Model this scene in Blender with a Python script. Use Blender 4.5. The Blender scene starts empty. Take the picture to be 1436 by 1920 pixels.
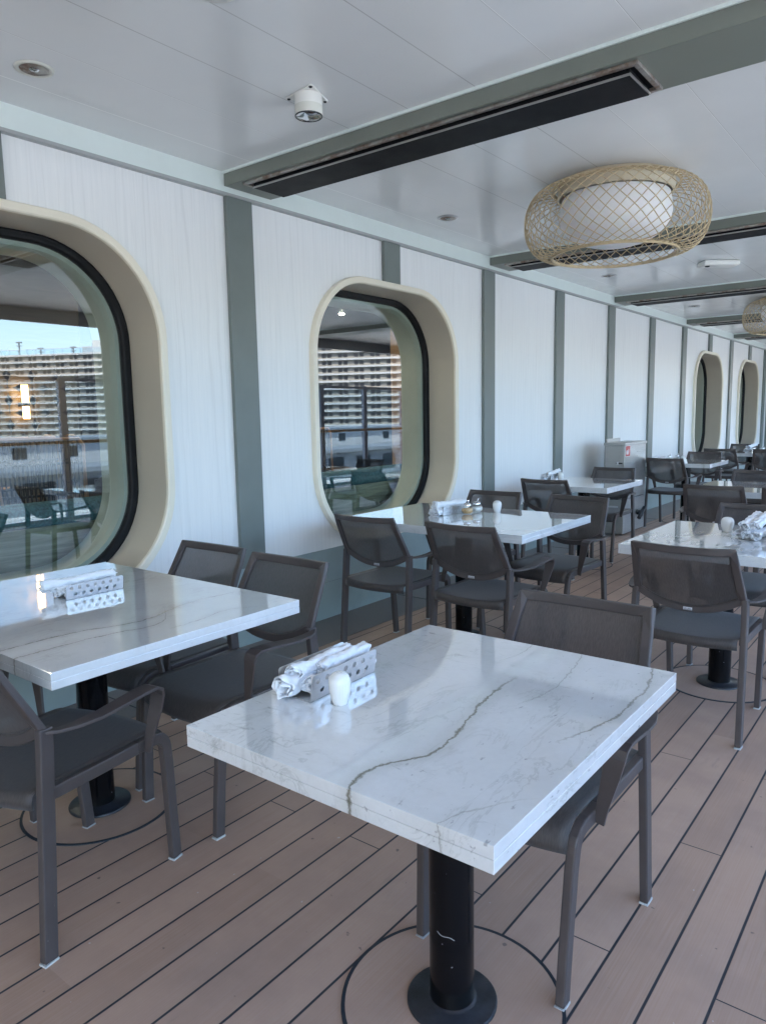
import bpy, bmesh, math, random
from math import sin, cos, pi, radians
from mathutils import Vector, Matrix, noise
random.seed(7)
S = bpy.context.scene
COL = S.collection

# ------------------------------------------------------------------ materials
class NT:
    def __init__(s, name):
        s.m = bpy.data.materials.new(name); s.m.use_nodes = True
        s.t = s.m.node_tree; s.t.nodes.clear()
        s.out = s.t.nodes.new('ShaderNodeOutputMaterial')
    def n(s, typ, ins=None, **kw):
        x = s.t.nodes.new('ShaderNode' + typ)
        for k, v in kw.items(): setattr(x, k, v)
        for k, v in (ins or {}).items(): s.set(x, k, v)
        return x
    def set(s, x, k, v):
        sock = x.inputs[k]
        if isinstance(v, bpy.types.NodeSocket): s.t.links.new(v, sock)
        elif isinstance(v, bpy.types.Node): s.t.links.new(v.outputs[0], sock)
        else:
            if sock.type == 'RGBA' and len(v) == 3: v = (*v, 1)
            sock.default_value = v
    def math(s, op, a, b=0.0, c=0.0, clamp=False):
        x = s.n('Math', {0: a, 1: b, 2: c}, operation=op); x.use_clamp = clamp
        return x.outputs[0]
    def ramp(s, f, pts, interp='LINEAR'):
        x = s.n('ValToRGB', {0: f}); r = x.color_ramp; r.interpolation = interp
        while len(r.elements) < len(pts): r.elements.new(0.5)
        for e, (p, c) in zip(r.elements, pts):
            e.position = p; e.color = (c, c, c, 1) if isinstance(c, (int, float)) else (*c, 1)
        return x.outputs[0]
    def mr(s, f, a, b, c, d, smooth=False):
        x = s.n('MapRange', {0: f, 1: a, 2: b, 3: c, 4: d})
        if smooth: x.interpolation_type = 'SMOOTHSTEP'
        return x.outputs[0]
    def mix(s, f, a, b, bt='MIX'):
        x = s.n('Mix', data_type='RGBA', blend_type=bt)
        s.set(x, 0, f); s.set(x, 6, a); s.set(x, 7, b)
        return x.outputs[2]
    def obj(s): return s.n('TexCoord').outputs['Object']
    def geo(s): return s.n('NewGeometry').outputs['Position']
    def scl(s, v, sx, sy, sz, rot=(0, 0, 0)):
        return s.n('Mapping', {0: v, 2: rot, 3: (sx, sy, sz)}).outputs[0]
    def noise(s, v, sc, det=3, rough=.5, dist=0.0, col=False):
        x = s.n('TexNoise', {'Vector': v, 'Scale': sc, 'Detail': det, 'Roughness': rough, 'Distortion': dist})
        return x.outputs['Color' if col else 'Fac']
    def bump(s, h, st, dist=.01):
        return s.n('Bump', {'Strength': st, 'Distance': dist, 'Height': h}).outputs[0]
    def bsdf(s, **kw):
        x = s.n('BsdfPrincipled')
        for k, v in kw.items():
            s.set(x, {'col': 'Base Color', 'rough': 'Roughness', 'metal': 'Metallic', 'nrm': 'Normal', 'ior': 'IOR',
                      'coat': 'Coat Weight', 'coatr': 'Coat Roughness', 'em': 'Emission Color', 'ems': 'Emission Strength',
                      'sub': 'Subsurface Weight', 'trans': 'Transmission Weight', 'alpha': 'Alpha', 'spec': 'Specular IOR Level',
                      'sheen': 'Sheen Weight'}[k], v)
        return x
    def done(s, sh):
        s.t.links.new(sh.outputs[0] if isinstance(sh, bpy.types.Node) else sh, s.out.inputs[0]); return s.m

def simple(name, col, rough=.5, metal=0.0, var=.06, nsc=6, bump=0.0, bsc=300, **kw):
    t = NT(name); o = t.obj()
    n = t.noise(o, nsc, 4, .6)
    c = t.mix(t.mr(n, .3, .7, 0, 1), [x * (1 - var) for x in col], [min(1, x * (1 + var)) for x in col])
    r = t.mr(n, .3, .7, max(0, rough - .05), min(1, rough + .05))
    if bump: kw['nrm'] = t.bump(t.noise(o, bsc, 2), bump, .001)
    return t.done(t.bsdf(col=c, rough=r, metal=metal, **kw))

def floatcurve(t, v, pts):
    x = t.n('FloatCurve', {'Value': v}); c = x.mapping.curves[0]; x.mapping.use_clip = True
    pts = sorted(pts)
    c.points[0].location = pts[0]; c.points[1].location = pts[-1]
    for p in pts[1:-1]: c.points.new(*p)
    x.mapping.update()
    return x.outputs[0]

def marble(name, veins=(), seed=0.0, soft=1.0, streak=0.0, specks=0.0):
    t = NT(name); o = t.obj()
    ov = t.n('VectorMath', {0: o, 1: (seed, seed * .37, seed * .11)}, operation='ADD').outputs[0]
    base = (0.77, 0.785, 0.805)
    big = t.noise(ov, 3.0, 5, .6, .6)
    c = t.mix(t.mr(big, .35, .68, 0, 1), base, (0.68, 0.69, 0.695))
    # soft warped clouds with a direction
    wv = t.scl(ov, 5.5, 1.6, 3, (0, 0, .5))
    w = t.noise(wv, 1.6, 6, .62, 1.5)
    ridge = t.math('ABSOLUTE', t.math('SUBTRACT', w, .5))
    c = t.mix(t.math('MULTIPLY', t.mr(ridge, 0, .025, .55, 0, True), t.mr(big, .45, .6, 0, soft)), c, (0.42, 0.43, 0.43))
    # short dark streaks
    sv = t.scl(ov, 14, 60, 14, (0, 0, -.55))
    sn = t.noise(sv, 1.0, 4, .7, 1.0)
    reg = t.noise(ov, 4.0, 2, .5)
    m = t.math('MULTIPLY', t.mr(sn, .62, .72, 0, 1), t.mr(reg, .5, .62, 0, .45 + specks))
    c = t.mix(m, c, (0.30, 0.31, 0.33))
    sv2 = t.scl(ov, 9, 42, 9, (0, 0, 1.15))
    sn2 = t.noise(sv2, 1.0, 5, .75, 1.2)
    xyz = t.n('SeparateXYZ', {0: o})
    reg2 = t.mr(xyz.outputs[0], -.30, .02, 1, 0)
    m = t.math('MULTIPLY', t.math('MULTIPLY', t.mr(sn2, .57, .70, 0, 1), reg2), streak)
    c = t.mix(m, c, (0.27, 0.275, 0.27))
    if streak:
        sp = t.noise(t.scl(ov, 60, 25, 60, (0, 0, .5)), 1.0, 3, .6)
        mm = t.math('MULTIPLY', t.mr(sp, .65, .72, 0, 1), t.mr(xyz.outputs[0], -.05, .15, 0, .6))
        c = t.mix(mm, c, (0.2, 0.205, 0.23))
    # named veins: x as a curve of y
    wob = t.math('MULTIPLY', t.math('SUBTRACT', t.noise(ov, 26, 5, .7), .5), .030)
    wob2 = t.math('MULTIPLY', t.math('SUBTRACT', t.noise(ov, 5, 2, .5), .5), .02)
    yn = t.math('ADD', xyz.outputs[1], .5)
    for pts, wd, dk in veins:
        fx = floatcurve(t, yn, [(p[1] + .5, p[0] + .5) for p in pts])
        d = t.math('SUBTRACT', t.math('ADD', t.math('ADD', xyz.outputs[0], .5), t.math('ADD', wob, wob2)), fx)
        ad = t.math('ABSOLUTE', d)
        ys = sorted(p[1] for p in pts)
        fade = t.math('MULTIPLY', t.mr(xyz.outputs[1], ys[0] - .03, ys[0] + .01, 0, 1), t.mr(xyz.outputs[1], ys[-1] - .10, ys[-1] + .02, 1, 0))
        if ys[0] < -.42: fade = t.mr(xyz.outputs[1], ys[-1] - .12, ys[-1] + .03, 1, 0)
        if ys[-1] > .40: fade = t.mr(xyz.outputs[1], ys[0] - .03, ys[0] + .08, 0, 1)
        wn = t.mr(t.noise(ov, 18, 3), .3, .7, wd * .5, wd * 1.5)
        core = t.math('MULTIPLY', t.math('SUBTRACT', 1.0, t.math('DIVIDE', ad, wn), clamp=True), fade)
        halo = t.math('MULTIPLY', t.math('SUBTRACT', 1.0, t.math('DIVIDE', ad, .035), clamp=True), fade)
        c = t.mix(t.math('MULTIPLY', halo, .28 * dk), c, (0.36, 0.36, 0.30))
        c = t.mix(t.math('MULTIPLY', t.math('POWER', core, .6), dk), c, (0.135, 0.125, 0.08))
    c = t.mix(t.mr(t.noise(ov, 90, 2), .4, .6, 0, .05), c, (0.4, 0.4, 0.4))
    return t.done(t.bsdf(col=c, rough=t.mr(t.noise(o, 12, 3), .3, .7, .04, .07), ior=1.75, coat=1.0, coatr=.02))

def wall_wood(name):
    t = NT(name); g = t.geo()
    a = t.noise(t.scl(g, 30, 55, 1.8), 1.0, 5, .65, .8)
    a2 = t.noise(t.scl(g, 10, 9, .7), 1.0, 3, .5, .6)
    w = t.n('TexWave', {'Vector': t.scl(g, 1, 7, .55), 'Scale': 1.0, 'Distortion': 9.0, 'Detail': 3.0, 'Detail Scale': 1.2}, wave_type='BANDS', bands_direction='Y').outputs['Fac']
    lines = t.math('MULTIPLY', t.mr(w, .82, .98, 0, 1), t.mr(a2, .40, .65, 0, 1))
    c = t.mix(t.mr(a, .35, .7, 0, 1), (0.86, 0.865, 0.865), (0.81, 0.82, 0.825))
    c = t.mix(t.math('MULTIPLY', lines, .22), c, (0.6, 0.6, 0.6))
    fine = t.noise(t.scl(g, 60, 160, 5), 1.0, 2, .5)
    c = t.mix(t.mr(fine, .58, .72, 0, .16), c, (0.62, 0.63, 0.64))
    return t.done(t.bsdf(col=c, rough=.42, nrm=t.bump(a, .12, .002)))

def deck_mat(name, plain=False):
    t = NT(name); g = t.geo()
    xyz = t.n('SeparateXYZ', {0: g}); x = xyz.outputs[0]; y = xyz.outputs[1]
    P = .1255
    u = t.math('DIVIDE', t.math('SUBTRACT', -.358, x), P)
    k = t.math('FLOOR', u); fr = t.math('FRACT', u)
    dist = t.math('MULTIPLY', t.math('MINIMUM', fr, t.math('SUBTRACT', 1.0, fr)), P)
    line = t.mr(dist, .0026, .0042, 1, 0)
    ph = t.math('MULTIPLY', t.math('FLOORED_MODULO', k, 3.0), -.602)
    yy = t.math('SUBTRACT', t.math('SUBTRACT', y, 2.893 ), ph)
    vy = t.math('FLOORED_MODULO', t.math('ADD', yy, 1.5), 3.0)
    bd = t.math('ABSOLUTE', t.math('SUBTRACT', vy, 1.5))
    butt = t.mr(bd, .0012, .0026, 1, 0)
    seam = t.math('MAXIMUM', line, butt)
    pl = t.n('TexWhiteNoise', {'W': t.math('ADD', k, t.math('MULTIPLY', t.math('FLOOR', t.math('DIVIDE', t.math('ADD', yy, 1.5), 3.0)), 17.3))}, noise_dimensions='1D').outputs['Value']
    if plain: seam = 0.0; pl = .5
    c = t.mix(pl, (0.42, 0.270, 0.193), (0.52, 0.348, 0.258))
    grain = t.noise(t.scl(g, 260, 3.5, 1), 1.0, 3, .6)
    c = t.mix(t.mr(grain, .35, .75, 0, .35), c, (0.56, 0.42, 0.36))
    blot = t.noise(g, 3.2, 5, .6)
    c = t.mix(t.mr(blot, .42, .70, 0, .5), c, (0.34, 0.235, 0.19))
    scf = t.noise(t.scl(g, 9, 2.5, 1, (0, 0, .4)), 1.0, 4, .7)
    c = t.mix(t.mr(scf, .66, .76, 0, .30), c, (0.19, 0.15, 0.135))
    spk = t.noise(g, 34, 2, .4)
    c = t.mix(t.mr(spk, .765, .79, 0, .7), c, (0.13, 0.10, 0.09))
    spw = t.noise(t.scl(g, 1.3, 1, 1, (0, 0, 1)), 47, 1, .4)
    c = t.mix(t.mr(spw, .80, .815, 0, .6), c, (0.6, 0.58, 0.56))
    if not plain: c = t.mix(seam, c, (0.018, 0.024, 0.035))
    h = t.math('SUBTRACT', t.math('MULTIPLY', grain, .15), t.math('MULTIPLY', seam, .8) if not plain else 0.0)
    r = t.mr(blot, .3, .7, .50, .62)
    return t.done(t.bsdf(col=c, rough=r, nrm=t.bump(h, .35, .0015)))

def ceil_mat(name):
    t = NT(name); g = t.geo(); xyz = t.n('SeparateXYZ', {0: g})
    u = t.math('DIVIDE', t.math('ADD', xyz.outputs[0], 1.335), .3465)
    fr = t.math('FRACT', u); k = t.math('FLOOR', u)
    d = t.math('MULTIPLY', t.math('MINIMUM', fr, t.math('SUBTRACT', 1.0, fr)), .3465)
    ln = t.mr(d, .0015, .003, 1, 0)
    yy = t.math('FLOORED_MODULO', t.math('ADD', xyz.outputs[1], t.math('MULTIPLY', k, 1.13)), 2.95)
    ln2 = t.mr(t.math('ABSOLUTE', t.math('SUBTRACT', yy, 1.47)), .0012, .0026, .7, 0)
    pv = t.n('TexWhiteNoise', {'W': k}, noise_dimensions='1D').outputs['Value']
    pick = t.math('GREATER_THAN', pv, .45)
    c = t.mix(t.mr(t.noise(g, 2, 4), .35, .7, 0, 1), (0.76, 0.765, 0.775), (0.72, 0.73, 0.745))
    c = t.mix(ln, c, t.mix(pick, (0.50, 0.50, 0.51), (0.95, 0.95, 0.95)))
    h = t.math('SUBTRACT', t.math('MULTIPLY', t.noise(g, 1.4, 2), .5), t.math('MAXIMUM', ln, 0.0))
    return t.done(t.bsdf(col=c, rough=t.mr(t.noise(g, 5, 4), .3, .7, .17, .235)))

def fabric(name, alpha, col=(0.058, 0.052, 0.054)):
    t = NT(name); o = t.obj()
    wv = t.n('TexNoise', {'Vector': t.scl(o, 500, 60, 60), 'Scale': 1.0, 'Detail': 2.0}).outputs['Fac']
    c = t.mix(t.mr(wv, .35, .65, 0, 1), [x * .8 for x in col], [x * 1.3 for x in col])
    b = t.bsdf(col=c, rough=.6, nrm=t.bump(wv, .2, .001), sheen=.15)
    lw = t.n('LayerWeight', {0: .35}).outputs['Facing']
    a = t.mr(lw, .1, .9, alpha, alpha * .35)
    mx = t.n('MixShader'); t.set(mx, 0, a); t.set(mx, 1, b)
    t.set(mx, 2, t.n('BsdfTransparent', {0: (.9, .88, .86)}))
    return t.done(mx)

def glass_mat(name, tint=(.66, .75, .72), gl=(.90, .95, .97), base=.09, ior=1.75):
    t = NT(name)
    f0 = ((ior - 1) / (ior + 1)) ** 2
    fc = t.n('LayerWeight', {0: .5}).outputs['Facing']
    f = t.math('ADD', t.math('MULTIPLY', t.math('POWER', fc, 4.0), 1 - f0), f0 + base, clamp=True)
    mx = t.n('MixShader'); t.set(mx, 0, f)
    t.set(mx, 1, t.n('BsdfTransparent', {0: tint}))
    t.set(mx, 2, t.n('BsdfGlossy', {0: gl, 'Roughness': 0.0}))
    return t.done(mx)

def steel(name, col=(.62, .62, .63), rough=.28, rust=0.0):
    t = NT(name); o = t.obj()
    n = t.noise(t.scl(o, 3, 3, 90), 2.0, 3, .6)
    b = t.noise(o, 7, 5, .7)
    c = t.mix(t.mr(n, .3, .7, 0, .3), col, [x * .75 for x in col])
    r = t.mr(n, .3, .7, rough - .06, rough + .1)
    if rust:
        m = t.mr(b, .55 - rust * .2, .66, 0, .85)
        c = t.mix(m, c, (0.20, 0.095, 0.045)); r = t.math('ADD', r, t.math('MULTIPLY', m, .4))
    else:
        r = t.math('ADD', r, t.mr(b, .4, .7, 0, .15))
    return t.done(t.bsdf(col=c, rough=r, metal=.92))

def emis(name, col, st):
    t = NT(name); return t.done(t.n('Emission', {0: (*col, 1), 1: st}))

M = {}
M['deck'] = deck_mat('composite_deck'); M['disc'] = deck_mat('composite_disc', True)
M['caulk'] = simple('deck_caulk', (0.018, 0.024, 0.034), .55)
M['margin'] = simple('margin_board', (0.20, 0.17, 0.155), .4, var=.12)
M['ceil'] = ceil_mat('ceiling_panels')
M['wall'] = wall_wood('white_laminate')
M['strip'] = simple('grey_green_strip', (0.172, 0.198, 0.188), .42, var=.05)
M['beam'] = simple('grey_green_beam', (0.180, 0.195, 0.170), .38, var=.05)
M['wains'] = simple('grey_green_wainscot', (0.29, 0.36, 0.365), .35, var=.06)
M['cornice'] = simple('pale_cornice', (0.70, 0.77, 0.75), .4, var=.02)
M['shadow_lip'] = simple('cornice_shadow_lip', (0.36, 0.38, 0.375), .5)  # darker grey carries the shadow line below the cornice
M['cream'] = simple('cream_frame', (0.84, 0.78, 0.65), .38, var=.03, nsc=3)
M['gasket'] = simple('black_gasket', (0.005, 0.005, 0.006), .55, spec=.25)
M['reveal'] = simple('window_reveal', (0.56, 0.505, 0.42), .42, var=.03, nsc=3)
M['glass'] = glass_mat('window_glass')
M['inrev'] = simple('inner_reveal', (0.60, 0.62, 0.56), .5)
def frame_mat():
    t = NT('powder_coat'); o = t.obj()
    n = t.noise(o, 14, 4, .6)
    c = t.mix(t.mr(n, .3, .7, 0, 1), (0.068, 0.056, 0.055), (0.082, 0.068, 0.067))
    sc = t.noise(t.scl(o, 40, 40, 14), 2.2, 4, .7)
    c = t.mix(t.mr(sc, .70, .74, 0, .55), c, (0.26, 0.25, 0.25))
    return t.done(t.bsdf(col=c, rough=t.mr(n, .3, .7, .34, .46), nrm=t.bump(t.noise(o, 900, 2), .12, .001)))
M['frame'] = frame_mat()
M['back'] = fabric('sling_mesh', .21, (0.068, 0.058, 0.057))
M['seat'] = fabric('seat_mesh', .04, (0.052, 0.042, 0.039))
M['glide'] = simple('glide', (0.55, 0.56, 0.56), .5)
M['tag'] = simple('tag', (0.65, 0.65, 0.68), .5)
def black_enamel():
    t = NT('black_enamel'); o = t.obj()
    sp = t.noise(o, 75, 2, .4)
    c = t.mix(t.mr(sp, .76, .79, 0, .8), (0.004, 0.004, 0.005), (0.45, 0.45, 0.48))
    return t.done(t.bsdf(col=c, spec=.22, rough=t.mr(t.noise(o, 9, 4), .3, .7, .14, .24), nrm=t.bump(t.noise(o, 40, 2), .04, .002)))
M['black'] = black_enamel()
M['blackrim'] = simple('black_base', (0.016, 0.018, 0.024), .35, var=.5, nsc=40, bump=.4, bsc=200)
M['white'] = simple('white_ceramic', (0.80, 0.80, 0.79), .25, var=.01)
M['plast'] = simple('white_plastic', (0.74, 0.74, 0.71), .4, var=.02)
M['plast2'] = simple('aged_plastic', (0.62, 0.62, 0.57), .45, var=.02)
M['cloth'] = simple('white_cloth', (0.82, 0.84, 0.88), .85, var=.03, nsc=30, bump=.5, bsc=260, sheen=.2)
M['steel'] = steel('brushed_steel', (.72, .72, .74), .30)
M['steelc'] = steel('cabinet_steel', (.46, .45, .44), .32)
M['rust'] = steel('rusty_steel', (.50, .47, .44), .34, .5)
M['heat'] = simple('heater_black', (0.006, 0.006, 0.008), .6, spec=.2, bump=.3, bsc=500)
M['rattan'] = simple('rattan', (0.52, 0.41, 0.255), .5, var=.18, nsc=25)
M['beige'] = simple('beige_drum', (0.55, 0.48, 0.36), .5)
def diffuser():
    t = NT('opal_diffuser'); o = t.obj()
    return t.done(t.bsdf(col=(.80, .79, .80), rough=.42, sub=.15))
M['opal'] = diffuser()
M['chrome'] = simple('chrome', (.75, .75, .77), .1, metal=1.0)
M['sugar'] = simple('brown_sugar', (0.62, 0.38, 0.17), .8, nsc=120, var=.25)
M['wsugar'] = simple('white_sugar', (0.78, 0.78, 0.77), .8, nsc=120)
M['jar'] = glass_mat('jar_glass', (.95, .97, .97), (.95, .95, .95), .02, 1.45)
M['red'] = simple('sign_red', (0.55, 0.03, 0.025), .4)
M['teal'] = simple('teal_weave', (0.07, 0.17, 0.20), .85, nsc=70, var=.55, bump=.5, bsc=160)
def light_wood(name, a, b, rough=.4):
    t = NT(name); o = t.geo()
    w = t.noise(t.scl(o, 4, 1.2, 14), 1.6, 5, .6, 1.6)
    return t.done(t.bsdf(col=t.mix(t.mr(w, .3, .7, 0, 1), a, b), rough=rough))
M['ledge'] = light_wood('pale_wood', (0.16, 0.15, 0.10), (0.42, 0.40, 0.30))
M['oak'] = light_wood('orange_oak', (0.42, 0.22, 0.10), (0.60, 0.34, 0.17))
M['dwood'] = light_wood('dark_wood', (0.045, 0.036, 0.030), (0.085, 0.066, 0.052))
M['darkfloor'] = light_wood('cabin_floor', (0.05, 0.04, 0.035), (0.09, 0.075, 0.06))
M['spindle'] = simple('black_spindle', (0.012, 0.012, 0.013), .4)
M['petal'] = simple('petal_screen', (0.15, 0.13, 0.10), .5)
M['lampglow'] = emis('lamp_glow', (1.0, .48, .14), 3)
M['dl'] = emis('downlight_glow', (1.0, .85, .66), 130)
M['hull'] = simple('ship_white', (0.42, 0.42, 0.42), .5)
M['rail'] = simple('rail_grey', (0.42, 0.42, 0.48), .4)
M['wind'] = glass_mat('windscreen_glass', (.86, .93, .97), (.9, .95, 1), .02, 1.5)
M['bounce_quay'] = simple('bounce_concrete', (0.52, 0.50, 0.47), .9, nsc=.2, var=.15)  # kept pale so sunlight bounces up to the ceiling
M['ltgrey'] = simple('far_light_grey', (0.17, 0.19, 0.21), .6)
M['dk'] = simple('dark_window', (0.02, 0.025, 0.03), .1)
def shipwall():
    t = NT('ship_cabins'); g = t.obj(); xyz = t.n('SeparateXYZ', {0: g})
    y = t.math('FLOORED_MODULO', xyz.outputs[1], 6.2)
    a = t.math('LESS_THAN', t.math('ABSOLUTE', t.math('SUBTRACT', y, 1.6)), .75)
    b = t.math('LESS_THAN', t.math('ABSOLUTE', t.math('SUBTRACT', y, 3.7)), .75)
    z = t.math('FLOORED_MODULO', t.math('ADD', xyz.outputs[2], 264.0), 2.75)
    zz = t.math('LESS_THAN', t.math('ABSOLUTE', t.math('SUBTRACT', z, 1.75)), .72)
    m = t.math('MULTIPLY', t.math('MAXIMUM', a, b), zz)
    c = t.mix(m, (0.27, 0.24, 0.205), (0.02, 0.02, 0.025))
    return t.done(t.bsdf(col=c, rough=.4))
M['cabins'] = shipwall()
def water():
    t = NT('sea_water'); g = t.geo()
    return t.done(t.bsdf(col=(0.03, 0.07, 0.09), rough=.3, nrm=t.bump(t.noise(g, .5, 4, .6), .3, .5)))
M['water'] = water()

# ------------------------------------------------------------------ mesh helpers
class MB:
    def __init__(s): s.v = []; s.f = []; s.mi = []; s.mats = []; s.sm = []
    def m(s, name):
        if name not in s.mats: s.mats.append(name)
        return s.mats.index(name)
    def add(s, vs, fs, mat, smooth=False):
        o = len(s.v); s.v += [tuple(v) for v in vs]; k = s.m(mat)
        for f in fs: s.f.append([i + o for i in f]); s.mi.append(k); s.sm.append(smooth)
    def box(s, a, b, mat, mx=None):
        x0, x1 = sorted((a[0], b[0])); y0, y1 = sorted((a[1], b[1])); z0, z1 = sorted((a[2], b[2]))
        vs = [Vector(p) for p in ((x0,y0,z0),(x1,y0,z0),(x1,y1,z0),(x0,y1,z0),(x0,y0,z1),(x1,y0,z1),(x1,y1,z1),(x0,y1,z1))]
        if mx: vs = [mx @ v for v in vs]
        s.add(vs, [(0,3,2,1),(4,5,6,7),(0,1,5,4),(1,2,6,5),(2,3,7,6),(3,0,4,7)], mat)
    def sweep(s, path, prof, mat, up=(0, 0, 1), closed=False, smooth=False, caps=True, scale=None):
        """prof: list of (side, up) points or a function i->list"""
        n = len(path); P = [Vector(p) for p in path]; vs = []; L = None
        for i in range(n):
            if closed: d = (P[(i + 1) % n] - P[i]).normalized() + (P[i] - P[i - 1]).normalized()
            else: d = (P[min(i + 1, n - 1)] - P[max(i - 1, 0)])
            if not closed and 0 < i < n - 1: d = (P[i + 1] - P[i]).normalized() + (P[i] - P[i - 1]).normalized()
            d.normalize()
            u = up(i) if callable(up) else up
            u = Vector(u); side = d.cross(u)
            if side.length < 1e-5: side = d.cross(Vector((0, 1, 0)))
            side.normalize(); u2 = side.cross(d).normalized()
            pr = prof(i) if callable(prof) else prof
            # mitre
            k = 1.0
            if (closed or 0 < i < n - 1):
                e = (P[(i + 1) % n] - P[i]).normalized(); cs = max(.35, d.dot(e)); k = 1 / cs
            bend = None
            if k > 1.02:
                e0 = (P[i] - P[i - 1]).normalized(); e1 = (P[(i + 1) % n] - P[i]).normalized()
                bend = (e1 - e0).normalized()
            for a, b in pr:
                off = side * a + u2 * b
                if bend is not None: off += bend * (off.dot(bend)) * (k - 1)
                vs.append(P[i] + off)
            L = len(pr)
        fs = []
        for i in range(n if closed else n - 1):
            j = (i + 1) % n
            for q in range(L):
                r = (q + 1) % L
                fs.append((i * L + q, i * L + r, j * L + r, j * L + q))
        if not closed and caps:
            fs.append(tuple(range(L))[::-1]); fs.append(tuple((n - 1) * L + q for q in range(L)))
        s.add(vs, fs, mat, smooth)
    def tube(s, path, r, mat, seg=8, closed=False, caps=True):
        s.sweep(path, [(r * cos(2 * pi * k / seg), r * sin(2 * pi * k / seg)) for k in range(seg)], mat, closed=closed, smooth=True, caps=caps)
    def bar(s, path, w, h, mat, up=(0, 0, 1), closed=False):
        s.sweep(path, [(-w/2, -h/2), (w/2, -h/2), (w/2, h/2), (-w/2, h/2)], mat, up=up, closed=closed)
    def lathe(s, prof, mat, seg=24, c=(0, 0, 0), smooth=True, flute=0.0, nf=0, caps=True):
        vs = []; fs = []; n = len(prof)
        for (r, z) in prof:
            for k in range(seg):
                a = 2 * pi * k / seg; rr = r * (1 + flute * cos(nf * a)) if nf else r
                vs.append((c[0] + rr * cos(a), c[1] + rr * sin(a), c[2] + z))
        for i in range(n - 1):
            for k in range(seg):
                k2 = (k + 1) % seg
                fs.append((i*seg+k, i*seg+k2, (i+1)*seg+k2, (i+1)*seg+k))
        s.add(vs, fs, mat, smooth)
        if caps and prof[0][0] > 1e-3: s.add(vs[:seg], [tuple(range(seg))[::-1]], mat)
        if caps and prof[-1][0] > 1e-3: s.add(vs[(n-1)*seg:], [tuple(range(seg))], mat)
    def build(s, name, parent=None, bevel=0.0, weld=False, solid=0.0, sub=0, recalc=True, sharp=40, bseg=2):
        me = bpy.data.meshes.new(name)
        me.from_pydata(s.v, [], s.f)
        for k in s.mats: me.materials.append(M[k])
        for p, mi, sm in zip(me.polygons, s.mi, s.sm): p.material_index = mi; p.use_smooth = sm
        if recalc or weld:
            bm = bmesh.new(); bm.from_mesh(me)
            if weld: bmesh.ops.remove_doubles(bm, verts=bm.verts, dist=1e-5)
            if recalc: bmesh.ops.recalc_face_normals(bm, faces=bm.faces)
            bm.to_mesh(me); bm.free()
        me.update()
        o = bpy.data.objects.new(name, me); COL.objects.link(o)
        if parent is not None: o.parent = parent
        if solid:
            md = o.modifiers.new('solid', 'SOLIDIFY'); md.thickness = solid; md.offset = 0
        if sub:
            md = o.modifiers.new('sub', 'SUBSURF'); md.levels = sub; md.render_levels = sub
        if bevel:
            md = o.modifiers.new('bevel', 'BEVEL'); md.width = bevel; md.segments = bseg; md.limit_method = 'ANGLE'; md.angle_limit = radians(35)
        return o

def tag(o, label=None, cat=None, group=None, kind=None):
    if label: o['label'] = label
    if cat: o['category'] = cat
    if group: o['group'] = group
    if kind: o['kind'] = kind
    return o
def empty(name, loc=(0, 0, 0), rz=0.0, **kw):
    o = bpy.data.objects.new(name, None); COL.objects.link(o); o.location = loc; o.rotation_euler = (0, 0, rz)
    o.empty_display_size = .1
    return tag(o, **kw)
KIDS = {}
def copy_tree(o, parent=None):
    c = o.copy(); COL.objects.link(c)
    if parent is not None: c.parent = parent
    for ch in [x for x in ALL if x.parent == o]: copy_tree(ch, c)
    return c
def snap():
    global ALL
    ALL = list(bpy.data.objects)
def dup(o, loc, rz, **kw):
    c = copy_tree(o); c.location = loc; c.rotation_euler = (0, 0, rz); return tag(c, **kw)

XW = -3.33; ZC = 2.735
# ------------------------------------------------------------------ rounded window outline (y,z)
HW, HH, RR, ZM = .875, .925, .55, 1.405
def rrect(off, N=14):
    """rounded rectangle in (y,z), inset by off, counter clockwise"""
    r = RR - off; hw = HW - off; hh = HH - off; out = []
    for cx, cz, a0 in ((hw - r, hh - r, 0), (-(hw - r), hh - r, 90), (-(hw - r), -(hh - r), 180), (hw - r, -(hh - r), 270)):
        for i in range(N + 1):
            a = radians(a0 + 90 * i / N)
            # slightly squarish corner
            out.append((cx + r * cos(a), cz + r * sin(a)))
    return out
def holed(mb, yc, y0, y1, z0, z1, x, off, mat):
    ring = rrect(off); n = len(ring); outer = []
    def hit(dy, dz):
        ts = []
        if dy > 1e-9: ts.append((y1 - yc) / dy)
        if dy < -1e-9: ts.append((y0 - yc) / dy)
        if dz > 1e-9: ts.append((z1 - ZM) / dz)
        if dz < -1e-9: ts.append((z0 - ZM) / dz)
        t = min(ts); return (yc + dy * t, ZM + dz * t)
    outer = [hit(*p) for p in ring]
    corners = [(y1, z1), (y0, z1), (y0, z0), (y1, z0)]
    ang = [math.atan2(p[1], p[0]) % (2 * pi) for p in ring]
    for i in range(n):
        j = (i + 1) % n
        poly = [(yc + ring[i][0], ZM + ring[i][1]), outer[i]]
        a0, a1 = ang[i], ang[j]
        if a1 < a0: a1 += 2 * pi
        for c in corners:
            a = math.atan2(c[1] - ZM, c[0] - yc) % (2 * pi)
            for q in (a, a + 2 * pi):
                if a0 + 1e-9 < q < a1 - 1e-9: poly.append(c)
        poly += [outer[j], (yc + ring[j][0], ZM + ring[j][1])]
        mb.add([(x, p[0], p[1]) for p in poly], [tuple(range(len(poly)))], mat)
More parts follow.
